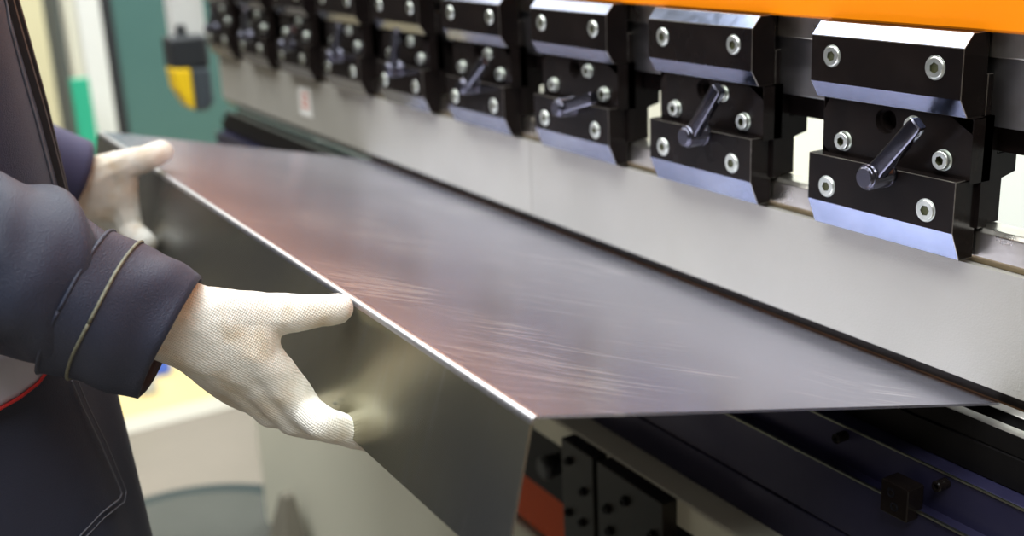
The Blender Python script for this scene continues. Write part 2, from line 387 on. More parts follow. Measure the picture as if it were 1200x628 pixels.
def make_clamp(angle):
    t = thing('punch_clamp', 'x', 'clamp', (SC, .66, ZC-.245))
    # upper and lower jaws: plain black faces, long bevels along top and bottom
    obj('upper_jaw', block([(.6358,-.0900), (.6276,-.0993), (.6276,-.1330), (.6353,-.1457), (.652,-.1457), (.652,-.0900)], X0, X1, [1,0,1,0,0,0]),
        [M['black'], M['bevel_glint'], M['worn']], t, bevel=.00045).modifiers['edge'].material = 2
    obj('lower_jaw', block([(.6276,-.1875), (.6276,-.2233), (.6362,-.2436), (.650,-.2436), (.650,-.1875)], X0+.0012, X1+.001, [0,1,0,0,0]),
        [M['black'], M['bevel_glint'], M['worn']], t, bevel=.00045).modifiers['edge'].material = 2
    xa, xb = -.6262, -.4923
    # middle plate with a countersunk slot
    b = new(); hx, hz, hr = -.566, -.1565, .0095
    y0, y1 = .6370, .6575
    n = 32
    rim = [(hx+hr*math.cos(2*math.pi*i/n), hz+hr*math.sin(2*math.pi*i/n)) for i in range(n)]
    def sq(i):
        a = 2*math.pi*i/n; c, s = math.cos(a), math.sin(a)
        k = min(((xb-hx) if c > 0 else (hx-xa))/max(abs(c), 1e-6), ((-.1457-hz) if s > 0 else (hz+.19))/max(abs(s), 1e-6))
        return (hx+c*k, hz+s*k)
    ou = [sq(i) for i in range(n)]
    R0 = [b.verts.new((x, y0, z+ZC)) for x, z in rim]; O = [b.verts.new((x, y0, z+ZC)) for x, z in ou]
    R1 = [b.verts.new((x, y0+.004, z+ZC)) for x, z in rim]
    r2 = [b.verts.new((hx+(x-hx)*.72, y0+.004, hz+(z-hz)*.72+ZC)) for x, z in rim]; r3 = [b.verts.new((v.co.x, y1-.001, v.co.z)) for v in r2]
    for i in range(n):
        j = (i+1) % n
        b.faces.new((O[i], O[j], R0[j], R0[i])); b.faces.new((R0[i], R0[j], R1[j], R1[i])); b.faces.new((R1[i], R1[j], r2[j], r2[i])); b.faces.new((r2[i], r2[j], r3[j], r3[i]))
    b.faces.new(r3)
    add_box(b, xa, xb, y0+.012, y1, -.2225+ZC, -.1457+ZC)
    for x0, x1, z0, z1 in ((xa, xa+.0006, -.19, -.1457), (xb-.0006, xb, -.19, -.1457), (xa, xb, -.1463, -.1457)): add_box(b, x0, x1, y0+.0002, y1, z0+ZC, z1+ZC)
    obj('middle_plate', b, M['black'], t)
    # adapter behind: stepped profile
    obj('adapter', prism_x(new(), [(.660,-.1545), (.660,-.2224), (.676,-.2224), (.676,-.192), (.690,-.189), (.690,-.1735), (.669,-.1735), (.669,-.1545)], X0+.006, X1, None), M['black'], t, bevel=.0006)
    obj('adapter_rib', wbox(X1-.012, X1+.001, .652, .6575, -.222, -.118), [M['black'], M['worn']], t, bevel=.0004).modifiers['edge'].material = 1
    for sx in (-.6110, -.5185):
        screw(t, sx, .6276, ZC-.1135); screw(t, sx, .6276, ZC-.211)
    for sx in (-.6045, -.5145): screw(t, sx, .6370, ZC-.1765, .0066, .0042)
    screw(t, -.5415, .6370, ZC-.1565, .0062, .0036)
    # lever: hub, shank and arm
    px, pz = -.5545, -.1912
    h = new()
    add_lathe(h, (px, .6276, pz+ZC), (0,-1,0), [(0,.0098), (.003,.0098), (.0034,.0094), (.0190,.0094), (.0200,.0088), (.0200,.0082), (.0193,.0078), (.0222,.0076), (.0230,.0066), (.0230,0)], 32)
    hub = obj('lever_hub', h, M['lever'], t)
    for p in hub.data.polygons: p.use_smooth = abs(p.normal.y) < .5
    L = .0565; ca, sa = math.cos(angle), math.sin(angle)
    a = new(); rings = []
    for s, w, th, yo in ((-.003,.0066,.0048,.6140), (.006,.0068,.0048,.6140), (.012,.0062,.0046,.6140), (.035,.0060,.0044,.6142), (L-.004,.0059,.0043,.6142), (L-.001,.0054,.0040,.6142), (L,.0044,.0032,.6142)):
        cx_, cz_ = px+ca*s, pz+sa*s
        ring = []
        for q in range(16):
            an = 2*math.pi*(q+.5)/16; ww = abs(math.cos(an))**.28*math.copysign(1, math.cos(an))*w; tt = abs(math.sin(an))**.28*math.copysign(1, math.sin(an))*th
            ring.append(Vector((cx_-sa*ww, yo+tt, cz_+ca*ww+ZC)))
        rings.append(ring)
    loft(a, rings, True, True, True)
    la = obj('lever_arm', a, M['lever'], t, smooth=True); es = la.modifiers.new('e', 'EDGE_SPLIT'); es.split_angle = math.radians(32)
    return t
M['lever'] = mat('polished_black_lever', (.10,.10,.125), .16, .95)
def copy_tree(o, parent=None):
    c = o.copy(); C.objects.link(c)
    if parent: c.parent = parent
    for ch in list(o.children): copy_tree(ch, c)
    return c
LAB = ['largest black clamp nearest the camera, lever tilted up to the right across its middle plate',
       'second clamp from the near end, lever standing steeply with its tip under the top jaw',
       'third clamp from the near end, lever lying almost level across the lower jaw',
       'fourth clamp from the near end, short lever tilted up to the right',
       'fifth clamp from the near end, lever standing nearly upright, left of the fourth clamp',
       'sixth black clamp from the near end, small and blurred above the bare punch face',
       'seventh black clamp from the near end, above the small white label on the punch',
       'eighth black clamp, last but one before the yellow and black sensor box',
       'farthest and smallest black clamp, beside the yellow and black sensor box']
ANG = [49, 52, 16, 35, 66, 55, 30, 62, 45]
for i in range(9):
    t = make_clamp(math.radians(ANG[i]))
    t['label'] = LAB[i]; t['group'] = 'punch clamps in a row along the ram'
    t.location.x -= .2*i

# --- small stop block on the bed and bracket plates below the ledge
t = thing('stop_block', 'small black clamp block with two screws on the bed edge, lower right', 'stop block', aty(1050,590,.605))
c0 = aty(1033,560,.603); c1 = aty(1062,612,.603)
sb = new(); add_box(sb, c0.x, c1.x, .603, .620, c1.z-.001, c0.z); obj('block', sb, M['black'], t, bevel=.0008)
for q in ((1044,577), (1048,594)):
    p = aty(*q, .603); s = new(); add_lathe(s, p+Vector((0,.001,0)), (0,-1,0), [(0,.0036), (.0015,.0036), (.0015,.002), (.0005,.002), (.0005,0)], 16); obj('screw', s, M['lever'], t)
def plate_at(pxa, pxb, lab, zt, th):
    xa = aty(pxa[0], pxa[1], .566).x; xb = aty(pxb[0], pxb[1], .566).x
    t = thing('bracket_plate', lab, 'bracket', ((xa+xb)/2, .575, ZC-.80))
    b = wbox(xa, xb, .566, .583, -.80, zt); obj('plate', b, M['plate'], t, bevel=.001)
    return t, xa, xb
z_t = -.517
t1, xa1, xb1 = plate_at((657,508), (694,532), 'narrow black bracket plate under the bed ledge, left of the wide one', z_t, 0)
t2, xa2, xb2 = plate_at((699,536), (776,582), 'wide black bracket plate under the bed ledge, right of the narrow one', z_t, 0)
def bolt(t, q, r=.0045):
    p = aty(*q, .566); s = new(); add_lathe(s, p+Vector((0,.0005,0)), (0,-1,0), [(0,r*1.3), (.0008,r*1.3), (.0008,r), (.005,r), (.005,r*.55), (.002,r*.55), (.002,0)], 18); obj('bolt', s, M['black'], t)
for q in ((667,540), (684,576), (667,600), (683,612)): bolt(t1, q, .0040)
for q in ((712,596), (733,587), (715,622), (765,627)): bolt(t2, q, .0046)
k = new(); p = aty(646,546,.62); add_lathe(k, p+Vector((0,.02,0)), (0,-1,0), [(0,.006), (.012,.006), (.012,.013), (.03,.014), (.034,.010), (.034,0)], 24); obj('knob', k, M['devblack'], bed, smooth=False)

# ------------------------------------------------------------------ the bent sheet
th = math.radians(13.856); FY, FZ = .2784, -.2528
XA, XB = -1.545, -.4716
sheet = thing('sheet_metal_panel', 'long bent steel sheet with a folded front edge, held by gloved hands', 'sheet metal', ((XA+XB)/2, FY, ZC+FZ-.09))
nx = 60
def wob(x, s): return .0
T = .0018; RB = .0045
prof = []                                     # outer skin, from the rear upward strip to the bend line, the fold and the flange's lower edge
yt = .6602; zt = FZ-(yt-FY)*math.tan(th)
def sdir(s): return (FY+math.cos(th)*s, FZ-math.sin(th)*s)
def fdir(s): return (FY-math.sin(th)*s, FZ-math.cos(th)*s)
Ltop = (yt-FY)/math.cos(th)
up = [(yt+.09*math.cos(th), zt+.09*math.sin(th)), (yt+.004, zt+.0012), (yt-.001, zt+.0003)]
top = [sdir(Ltop*(1-k/14)) for k in range(1, 14)]
arc = []
cyy = FY+math.cos(th)*RB-math.sin(th)*RB; czz = FZ-math.sin(th)*RB-math.cos(th)*RB
for k in range(7):
    a = (math.pi/2-th)+(math.pi/2)*k/6
    arc.append((cyy+RB*math.cos(a), czz+RB*math.sin(a)))
fl = [fdir(RB+(.091-RB)*k/6) for k in range(1, 7)]
line = up+top+arc+fl; nu = len(up)+len(top); na = len(arc)
def offset(pl, d):
    out = []
    for i, p in enumerate(pl):
        a = Vector(pl[max(i-1, 0)]); b = Vector(pl[min(i+1, len(pl)-1)]); t_ = (b-a).normalized(); nn = Vector((-t_.y, t_.x))
        out.append((p[0]+nn.x*d, p[1]+nn.y*d))
    return out
inner = offset(line, T)                        # sign checked: inside of the fold
def strip(i0, i1):
    return line[i0:i1], inner[i0:i1]
def sheet_part(name, i0, i1, m, smooth=True):
    o_, n_ = strip(i0, i1); b = new(); rings = []
    for k in range(nx+1):
        x = XA+(XB-XA)*k/nx
        rings.append([Vector((x, y, z+ZC)) for y, z in o_]+[Vector((x, y, z+ZC)) for y, z in n_[::-1]])
    loft(b, rings, True, True, True)
    o = obj(name, b, m, sheet)
    if smooth:
        for p in o.data.polygons: p.use_smooth = len(p.vertices) == 4
        e = o.modifiers.new('e', 'EDGE_SPLIT'); e.split_angle = math.radians(40)
    return o
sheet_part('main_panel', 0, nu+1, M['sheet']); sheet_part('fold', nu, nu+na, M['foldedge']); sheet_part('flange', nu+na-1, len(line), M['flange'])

# ------------------------------------------------------------------ person
PC = Vector((-.97, .012, 0))
per = thing('person', 'person in charcoal work jacket and knitted gloves holding the steel sheet from the left', 'person', (-.97, .01, 0))
# hand joints: wrist, thumb, four fingers (near hand grips the flange, thumb on its outer face, fingers curled under)
def J(px, py, x): return atx(px, py, x)
RH = dict(
 wrist=[(J(228,372,-.742), .021), (J(222,398,-.745), .019)],
 thumb=[(J(268,366,-.728), .0150), (J(318,369,-.720), .0140), (J(360,366,-.708), .0108), (J(396,361,-.700), .0098)],
 mcp=[(J(302,413,-.718), .0135), (J(300,436,-.727), .0140), (J(285,448,-.742), .0130), (J(262,446,-.757), .0120)],
 pip=[(J(358,480,-.716), .0112), (J(343,492,-.730), .0108), (J(316,482,-.745), .0100), (J(285,466,-.758), .0092)])
def fingers(H, side):
    out = []
    for k, (m, p) in enumerate(zip(H['mcp'], H['pip'])):

        mid = m[0].lerp(p[0], .55)
        if side == 'R':
            dip = Vector((p[0].x-.010, max(p[0].y, .252)+.013, min(p[0].z-.004, ZC-.358-.001*k)))
            if k == 0: dip = J(379,492,-.684)-Vector((0,0,.003))
            tip = Vector((dip.x-.008, .283, ZC-.356-.002*k)); end = Vector((tip.x-.004, .292, ZC-.340))
            rr = p[1]
            out.append([m, (mid, m[1]*.45+p[1]*.55), p, (dip, rr*.92), (tip, rr*.78), (end, rr*.70)])
        else:
            out.append([m, (mid, m[1]*.45+p[1]*.55), p]+H['ext'][k])
    return out
LH = dict(
 wrist=[(J(102,215,-1.262), .026), (J(98,240,-1.265), .022)],
 thumb=[(J(124,202,-1.250), .0175), (J(150,192,-1.242), .0150), (J(174,185,-1.238), .0125), (J(190,178,-1.244), .0108)],
 mcp=[(J(142,240,-1.250), .0165), (J(138,256,-1.262), .0155), (J(130,270,-1.275), .0145), (J(118,280,-1.288), .0130)],
 pip=[(J(152,272,-1.245), .0135), (J(146,286,-1.258), .0130), (J(140,298,-1.272), .0120), (J(128,306,-1.286), .0110)])
LH['ext'] = [[(J(169,284,-1.205), .0115), (J(184,306,-1.265), .0100)], [(J(164,300,-1.225), .0112), (J(180,316,-1.28), .0096)],
             [(J(156,310,-1.25), .0105), (J(172,322,-1.29), .0092)], [(J(146,316,-1.28), .0095), (J(160,324,-1.30), .0085)]]
def hand(bm, H, side, grow=0.):
    g = lambda L_: [(c, r+grow) for c, r in L_]
    w = g(H['wrist']); t = g(H['thumb']); m = g(H['mcp'])
    hull(bm, w+m); hull(bm, [w[0], t[0], m[0]]); hull(bm, [t[0], (t[1][0], t[1][1]), m[0]][:3] if False else [t[0], t[1]])
    # web between thumb and first finger
    web = t[1][0].lerp(m[0][0], .5).lerp(w[0][0], .22)
    hull(bm, [(web, .011+grow), t[0], m[0]]); hull(bm, [(web, .011+grow), (t[1][0].lerp(t[0][0], .3), t[1][1]), m[0]])
    chain(bm, t)
    for f in fingers(H, side): chain(bm, g(f))
RW = [J(-6,306,-.752), J(200,394,-.742)]      # right forearm axis through the picture
fd = (RW[1]-RW[0]).normalized()
RE = RW[1]-fd*.27
RS = Vector((-.785, -.01, 1.46)); LS = Vector((-1.155, -.01, 1.46))
LWr = J(92,212,-1.262); LE = Vector((-1.235, .0, 1.14))
LE = Vector((-1.25, -.045, 1.19))
hc = Vector((-.97, .06, 1.66))                # head centre, tipped forward
b = new()
hull(b, [(Vector((-.97,.0,1.40)), .085), (RS, .04), (LS, .04), (Vector((-.97,.0,1.20)), .095)])
hull(b, [(Vector((-.90,.01,1.2)), .088), (Vector((-1.04,.01,1.2)), .088), (Vector((-.89,.01,.92)), .070), (Vector((-1.05,.01,.92)), .070)])
chain(b, [(Vector((-.97,0,1.46)), .06), (Vector((-.97,.03,1.56)), .055), (Vector((-.97,.05,1.62)), .058)])
chain(b, [(RS, .05), (RE, .034), ((RH['wrist'][0][0]+RH['wrist'][1][0])/2-fd*.06, .019), ((RH['wrist'][0][0]+RH['wrist'][1][0])/2, .016)]); chain(b, [(LS, .05), (LE, .034), (LWr, .019)])
for sx, dy in ((.10, 0), (-.10, .04)):
    chain(b, [(Vector((-.97+sx, .01, .88)), .068), (Vector((-.97+sx, .03+dy, .50)), .050), (Vector((-.97+sx, .0+dy, .10)), .036)])
    chain(b, [(Vector((-.97+sx, -.01+dy, .06)), .035), (Vector((-.97+sx, .13+dy, .045)), .032)])
# head: skull, jaw, nose, ears, brow
hd = nrm((0, .94, -.34)); hu = nrm((0, .34, .94)); hx_ = Vector((1, 0, 0))
def H3(x, f, u): return hc+hx_*x+hd*f+hu*u
hull(b, [(H3(0,-.02,.03), .078), (H3(0,.02,.035), .074), (H3(0,.03,-.03), .055)]); hull(b, [(H3(0,.03,-.02), .056), (H3(.018,.055,-.085), .024), (H3(-.018,.055,-.085), .024)])
hull(b, [(H3(0,.088,.018), .007), (H3(0,.104,-.020), .009), (H3(.011,.092,-.024), .007), (H3(-.011,.092,-.024), .007)])
hull(b, [(H3(.016,.083,-.050), .006), (H3(-.016,.083,-.050), .006), (H3(0,.088,-.050), .007)]); hull(b, [(H3(.012,.082,-.060), .006), (H3(-.012,.082,-.060), .006)])
for s in (-1, 1):
    hull(b, [(H3(s*.076,-.005,.018), .012), (H3(s*.074,.0,-.022), .009)]); hull(b, [(H3(s*.022,.080,.033), .009), (H3(s*.045,.068,.030), .009)])
hand(b, RH, 'R', -.0025); hand(b, LH, 'L', -.0025)
body = obj('body', remesh(b, .004, 3), M['skin'], per, smooth=True)
for s in (-1, 1):
    e = new(); bmesh.ops.create_uvsphere(e, u_segments=16, v_segments=10, radius=.012, matrix=Matrix.Translation(H3(s*.032,.072,.012)))
    obj('eye', e, M['eye'], per, smooth=True)
    e = new(); bmesh.ops.create_uvsphere(e, u_segments=12, v_segments=8, radius=.0062, matrix=Matrix.Translation(H3(s*.032,.0795,.010))); obj('iris', e, M['iris'], per, smooth=True)
b = new(); hull(b, [(H3(0,-.030,.045), .083), (H3(0,.012,.062), .074)]); hull(b, [(H3(0,-.045,.0), .070), (H3(0,-.03,.04), .080)])
obj('hair', remesh(b, .006, 2, disp=lambda c: .003*noise.noise(c*60)), M['hair'], per, smooth=True)

# gloves
def gdisp(c): return .0009*noise.noise(c*70)+.0011*noise.noise(c*32)+.0003*noise.noise(c*260)
for H, sd, axis in ((RH, 'R', fd), (LH, 'L', (LWr-LE).normalized())):
    b = new(); hand(b, H, sd, .0018)
    w = H['wrist']; wc = (w[0][0]+w[1][0])/2
    back = wc-axis*.085
    hull(b, [(w[0][0], w[0][1]+.002), (w[1][0], w[1][1]+.002), (back+(w[0][0]-wc)*.8, w[0][1]+.008), (back+(w[1][0]-wc)*.8, w[1][1]+.008)])
    g = obj('glove', remesh(b, .0019, 6, .5, gdisp), M['glove'], per, smooth=True)
    g['label'] = 'off-white knitted glove on the near hand' if sd == 'R' else 'off-white knitted glove on the far hand'
    gd = new()
    if sd == 'R': pts = [(362,459), (367,463), (372,468), (378,473), (384,478), (389,484)]
    else: pts = [(184,190), (188,187), (187,192), (190,189)]
    for q in pts:
        c = atx(*q, -.722 if sd == 'R' else -1.235); bmesh.ops.create_icosphere(gd, subdivisions=1, radius=.0013 if sd == 'R' else .0034, matrix=Matrix.Translation(c))
    obj('grip_dot', gd, M['dots'], g, smooth=True)['kind'] = 'stuff'

# sleeves
def sleeve_rings(path, radf, foldf, n=84, squash=1.0, up=Vector((0,0,1))):
    P = path; rings = []
    u = None
    for i, p in enumerate(P):
        d = (P[min(i+1, len(P)-1)]-P[max(i-1, 0)]).normalized()
        side = d.cross(up).normalized(); v = side.cross(d).normalized()
        s = i/(len(P)-1); r = radf(s)
        rings.append([p+(side*math.cos(2*math.pi*k/n)*squash+v*math.sin(2*math.pi*k/n))*(r+foldf(s, 2*math.pi*k/n, p)) for k in range(n)])
    return rings
def shell(rings, th_, close=True):
    """cloth with thickness: outer rings plus inner rings turned back"""
    b = new(); cen = [sum(r, Vector())/len(r) for r in rings]
    inner_ = [[p+(c-p).normalized()*th_ for p in r] for r, c in zip(rings, cen)]
    return loft(b, rings+inner_[::-1], close)
def interp(tab, s):
    for (a, va), (b_, vb) in zip(tab[:-1], tab[1:]):
        if s <= b_: t = (s-a)/(b_-a); t = t*t*(3-2*t); return va+(vb-va)*t
    return tab[-1][1]
RIDGES = [(.056,2.0,.014,.1,.0070,.0055), (.044,2.1,.004,.5,.0055,-.0060), (.075,1.0,.046,-.7,.0085,.0045), (.034,-.1,.010,-1.1,.0060,.0040),
          (.060,.1,.028,-1.2,.0060,-.0045), (.090,2.0,.070,.3,.0080,-.0050), (.020,1.9,-.006,1.0,.0050,.0035)]
def ridges(t, a):
    if a > math.pi: a -= 2*math.pi
    h = 0
    for t0, a0, t1, a1, w, amp in RIDGES:
        if t > .13: continue
        ax, ay = t, a*.052; bx, by = t0, a0*.052; cx_, cy_ = t1, a1*.052
        vx, vy = cx_-bx, cy_-by; q = max(0, min(1, ((ax-bx)*vx+(ay-by)*vy)/(vx*vx+vy*vy)))
        d = math.hypot(ax-bx-vx*q, ay-by-vy*q); h += .8*amp*min(1, max(0, t-.010)/.018)*math.exp(-(d/w)**2)*(.35+.65*math.sin(math.pi*min(1, max(0, .1+q*.85))))
    return h
def rfold(s, a, p):
    # soft folds that run obliquely round the forearm, strongest behind the cuff
    w = math.sin(9*math.pi*s+1.7*math.sin(a+.6)+.8)*math.exp(-((s-.62)/.30)**2)
    w2 = math.sin(17*math.pi*s-2.2*math.cos(a-.9))*math.exp(-((s-.80)/.16)**2)
    q = min(1, (1-s)/.10+.12)
    return q*(.0030*w*(.5+.5*math.sin(a+.9))+.0020*w2+.0055*noise.noise(Vector((p.x*14, p.y*22, p.z*14)))+.0022*noise.noise(p*42)+ridges((1-s)*.34, a))
CUFF0, CUFF1 = J(92,350,-.747), J(198,396,-.742)
RWs = CUFF0+fd*.012
path = catmull([RS+Vector((-.085,0,.028)), RS+Vector((.0,0,.0)), (RS+RE)/2+Vector((.0,-.01,0)), RE+Vector((0,-.01,0)), RE.lerp(RWs, .35)+Vector((0,0,.002)), RE.lerp(RWs, .7), RWs], 22)
rs = sleeve_rings(path, lambda s: interp([(0,.040), (.16,.074), (.33,.064), (.5,.056), (.66,.0520), (.8,.0515), (.9,.0485), (1,.0430)], s), rfold)
obj('sleeve', shell(rs, .0015), M['cloth'], per, smooth=True)
cd = (CUFF1-CUFF0).normalized()
def cuff_rings(c0, c1, r0, r1, n=72, tilt=.0, bow=.017, m=14, ripple=.0030, extra=lambda s, a: 0):
    d = (c1-c0).normalized(); side = d.cross(Vector((0,0,1))).normalized(); v = side.cross(d).normalized(); out = []
    for i in range(m+1):
        s = i/m; c = c0.lerp(c1, s)
        out.append([c+d*(tilt*math.sin(2*math.pi*k/n)-bow*math.cos(2*math.pi*k/n))+(side*math.cos(2*math.pi*k/n)+v*math.sin(2*math.pi*k/n))*(r0+(r1-r0)*s+extra(s, 2*math.pi*k/n)+ripple*noise.noise((c+side*math.cos(2*math.pi*k/n)*.06+v*math.sin(2*math.pi*k/n)*.06)*26)+.0012*math.sin(9*s+2.5*math.cos(2*math.pi*k/n)+1)*math.exp(-((s-.7)/.3)**2)) for k in range(n)])
    return out
CA, CB = J(90,350,-.747), J(200,397,-.742)
def cext(s, a):  # the lower edge of the cuff hangs open a little
    low = max(0, -math.sin(a)); return -.005*s*low*low+.0012*math.sin(3*a+5*s)
cr = cuff_rings(CA, CB, .0512, .0478, tilt=-.002, extra=cext)
cf = obj('cuff', shell(cr, .0018), M['cloth'], per, smooth=True)
# raised edge of the turned-up cuff, its stitched piping
b = new()
k = 4; tube(b, [p+(p-(sum(cr[k], Vector())/72)).normalized()*.0006 for p in cr[k]+cr[k][:1]], .0011, 8)
obj('piping', b, M['piping'], cf, smooth=True)
b = new(); tube(b, [p for p in cr[0]+cr[0][:1]], .0012, 8); obj('hem', b, M['cloth'], cf, smooth=True)
# far sleeve
path = catmull([LS+Vector((.085,0,.028)), LS+Vector((0,0,0)), (LS+LE)/2, LE, LE.lerp(LWr, .5), LWr-(LWr-LE).normalized()*.004], 10)
rs = sleeve_rings(path, lambda s: interp([(0,.040), (.2,.074), (.4,.066), (.65,.058), (1,.044)], s), lambda s, a, p: .004*noise.noise(p*16), n=40)
obj('sleeve', shell(rs, .0015), M['cloth_blue'], per, smooth=True)

# jacket body
def sup(cx_, cy_, a, b_, n=96, e=.85):
    out = []
    for k in range(n):
        t_ = 2*math.pi*k/n; c, s = math.cos(t_), math.sin(t_)
        out.append((cx_+math.copysign(abs(c)**e, c)*a, cy_+math.copysign(abs(s)**e, s)*b_))
    return out
rings = []
for z, a, b_, cy_ in ((1.0,.184,.122,.010), (1.05,.182,.122,.012), (1.10,.183,.122,.010), (1.17,.186,.119,.008),
                      (1.25,.190,.115,.004), (1.33,.195,.114,.002), (1.40,.198,.108,.0), (1.46,.180,.090,.0), (1.50,.120,.075,.005), (1.53,.075,.062,.015)):
    rings.append((z, a, b_, cy_))
dense = []
for k in range(61):
    z = 1.0+(1.53-1.0)*k/60
    i = max(j for j in range(len(rings)-1) if rings[j][0] <= z+1e-9); t_ = (z-rings[i][0])/(rings[i+1][0]-rings[i][0])
    q = [rings[i][m]*(1-t_)+rings[i+1][m]*t_ for m in range(4)]
    ring = []
    for x, y in sup(-.97, q[3], q[1], q[2]):
        p = Vector((x, y, z)); n_ = Vector((x+.97, y-q[3], 0)).normalized()
        ring.append(p+n_*(.004*noise.noise(Vector((x*9, y*9, z*5)))+.002*math.sin(x*45+z*6)*min(1, (1.5-z)*6)))
    dense.append(ring)
jk = obj('jacket', shell(dense, .002), M['cloth_j'], per, smooth=True)
# zip placket down the front, with a flap edge each side
b = new()
for xo, w, yo in ((-.955, .012, .007), (-.925, .010, .004)):
    tubepts = []
    rr = []
    for k in range(3, 58):
        ring = dense[k]; p = min(ring, key=lambda q: abs(q.x-xo)+(10 if q.y < .02 else 0))
        rr.append([Vector((xo-w, p.y-.004, p.z)), Vector((xo-w, p.y+yo, p.z)), Vector((xo+w*.3, p.y+yo+.001, p.z)), Vector((xo+w, p.y+yo-.001, p.z)), Vector((xo+w, p.y-.004, p.z))])
    loft(b, rr, True, True, True)
obj('zip_placket', b, M['placket'], jk)
b = new()
edge = []
for k in range(3, 58):
    ring = dense[k]; p = min(ring, key=lambda q: abs(q.x+.893)+(10 if q.y < .02 else 0)); edge.append(Vector((p.x, p.y+.001, p.z)))
tube(b, edge, .0011, 6); obj('stitching', b, M['stitch'], jk, smooth=True)
b = new(); cr_ = []
for k, (z, r, f) in enumerate(((1.50,.085,.0), (1.53,.078,.004), (1.57,.080,.012), (1.555,.092,.012), (1.52,.100,.004))):
    cr_.append([Vector((-.97+math.cos(2*math.pi*i/40)*r, .012+f+math.sin(2*math.pi*i/40)*r*.92, z)) for i in range(40)])
loft(b, cr_, True); obj('collar', b, M['cloth'], jk, smooth=True)

# trousers
TCY, TA, TB = .014, .178, .134
b = new(); rr = []
def tfold(x, y, z): return .0035*noise.noise(Vector((x*10, y*10, z*4)))+.002*math.sin(math.atan2(y-TCY, x+.97)*13+z*8)
def tring(z, a, b_, cy_=TCY): return [(lambda q: q+Vector((q.x+.97, q.y-cy_, 0)).normalized()*tfold(q.x, q.y, z))(Vector((x, y, z))) for x, y in sup(-.97, cy_, a, b_)]
for k in range(30):
    s = -.33+1.33*k/29; z = .99-.21*s; rr.append(tring(z, TA+.006*s, TB+.010*s, TCY+.004*s))
loft(b, rr, True, True, True)
for sx, dy in ((.096, .0), (-.096, .045)):
    P = catmull([Vector((-.97+sx, .014, .84)), Vector((-.97+sx, .022+dy*.5, .68)), Vector((-.97+sx, .03+dy, .50)), Vector((-.97+sx, .01+dy, .28)), Vector((-.97+sx, .0+dy, .07))], 12)
    loft(b, sleeve_rings(P, lambda s: interp([(0,.093), (.4,.088), (1,.072)], s), lambda s, a, p: .004*noise.noise(p*12), n=48, up=Vector((0,1,0))), True, True, True)
tr = obj('trousers', b, M['cloth_navy'], per, smooth=True)
def on_trousers(px, py, off=.004):
    """point of the trousers' hip surface seen along the view ray"""
    r = ray(px, py); best = None
    for k in range(900):
        s = .5+k*.0008; p = CAM+r*s
        if abs(p.z-.92) > .15: continue
        ss = (.99-p.z)/.21; a = TA+.006*ss+off; b_ = TB+.010*ss+off; e = 2/.85
        if (abs(p.x+.97)/a)**e+(abs(p.y-(TCY+.004*ss))/b_)**e <= 1: best = p; break
    return best
def surf_tube(pix, r, name, m, parent, off=.003):
    pts = [on_trousers(x, y, off) for x, y in pix]; pts = [p for p in pts if p]
    if len(pts) > 1: b = new(); tube(b, pts, r, 6); return obj(name, b, m, parent, smooth=True)
def dens(pl, n=8): return [(pl[i][0]+(pl[i+1][0]-pl[i][0])*k/n, pl[i][1]+(pl[i+1][1]-pl[i][1])*k/n) for i in range(len(pl)-1) for k in range(n)]+[pl[-1]]
# pale curved pocket facing with red piping
topc = [(-40,432), (-20,424), (0,417), (20,409), (40,408), (57,430)]; botc = [(-40,497), (-20,488), (0,478), (22,466), (44,449), (57,432)]
b = new(); G = []
for i in range(len(topc)):
    pass
tp = dens(topc, 5); bt = dens(botc, 5); rows = []
for (x0, y0), (x1, y1) in zip(tp, bt):
    rows.append([on_trousers(x0+(x1-x0)*j/6, y0+(y1-y0)*j/6, .009+.0008*math.sin(j)) for j in range(7)])
rows = [r for r in rows if all(r)]
if rows:
    n_ = Vector((.6, .1, .1))*0; back_ = [[p-Vector((.004, .002, 0)) for p in r] for r in rows]
    loft(b, [r+bk[::-1] for r, bk in zip(rows, back_)], True, True, True)
    pf = obj('pocket_facing', b, M['facing'], tr, smooth=True); pf['label'] = 'pale grey pocket facing'
    b = new(); tube(b, [r[-1]+Vector((.001,0,0)) for r in rows], .0012, 6); obj('red_piping', b, M['red'], tr, smooth=True)
surf_tube(dens([(84,446), (96,475), (118,520), (143,578), (140,585), (118,602), (92,630)]), .0007, 'stitching', M['stitch'], tr)
surf_tube(dens([(91,446), (103,475), (125,520), (148,575), (146,588), (122,607), (98,632)]), .0006, 'stitching', M['stitch'], tr)
for sx, dy in ((.096, 0), (-.096, .045)):
    b = new(); hull(b, [(Vector((-.97+sx, -.02+dy, .055)), .05), (Vector((-.97+sx, .04+dy, .055)), .05), (Vector((-.97+sx, .15+dy, .045)), .040), (Vector((-.97+sx, -.01+dy, .13)), .048)])
    b = remesh(b, .006, 2)
    for v in b.verts: v.co.z = max(v.co.z, .004)
    obj('boot', b, M['boot'], per, smooth=True)

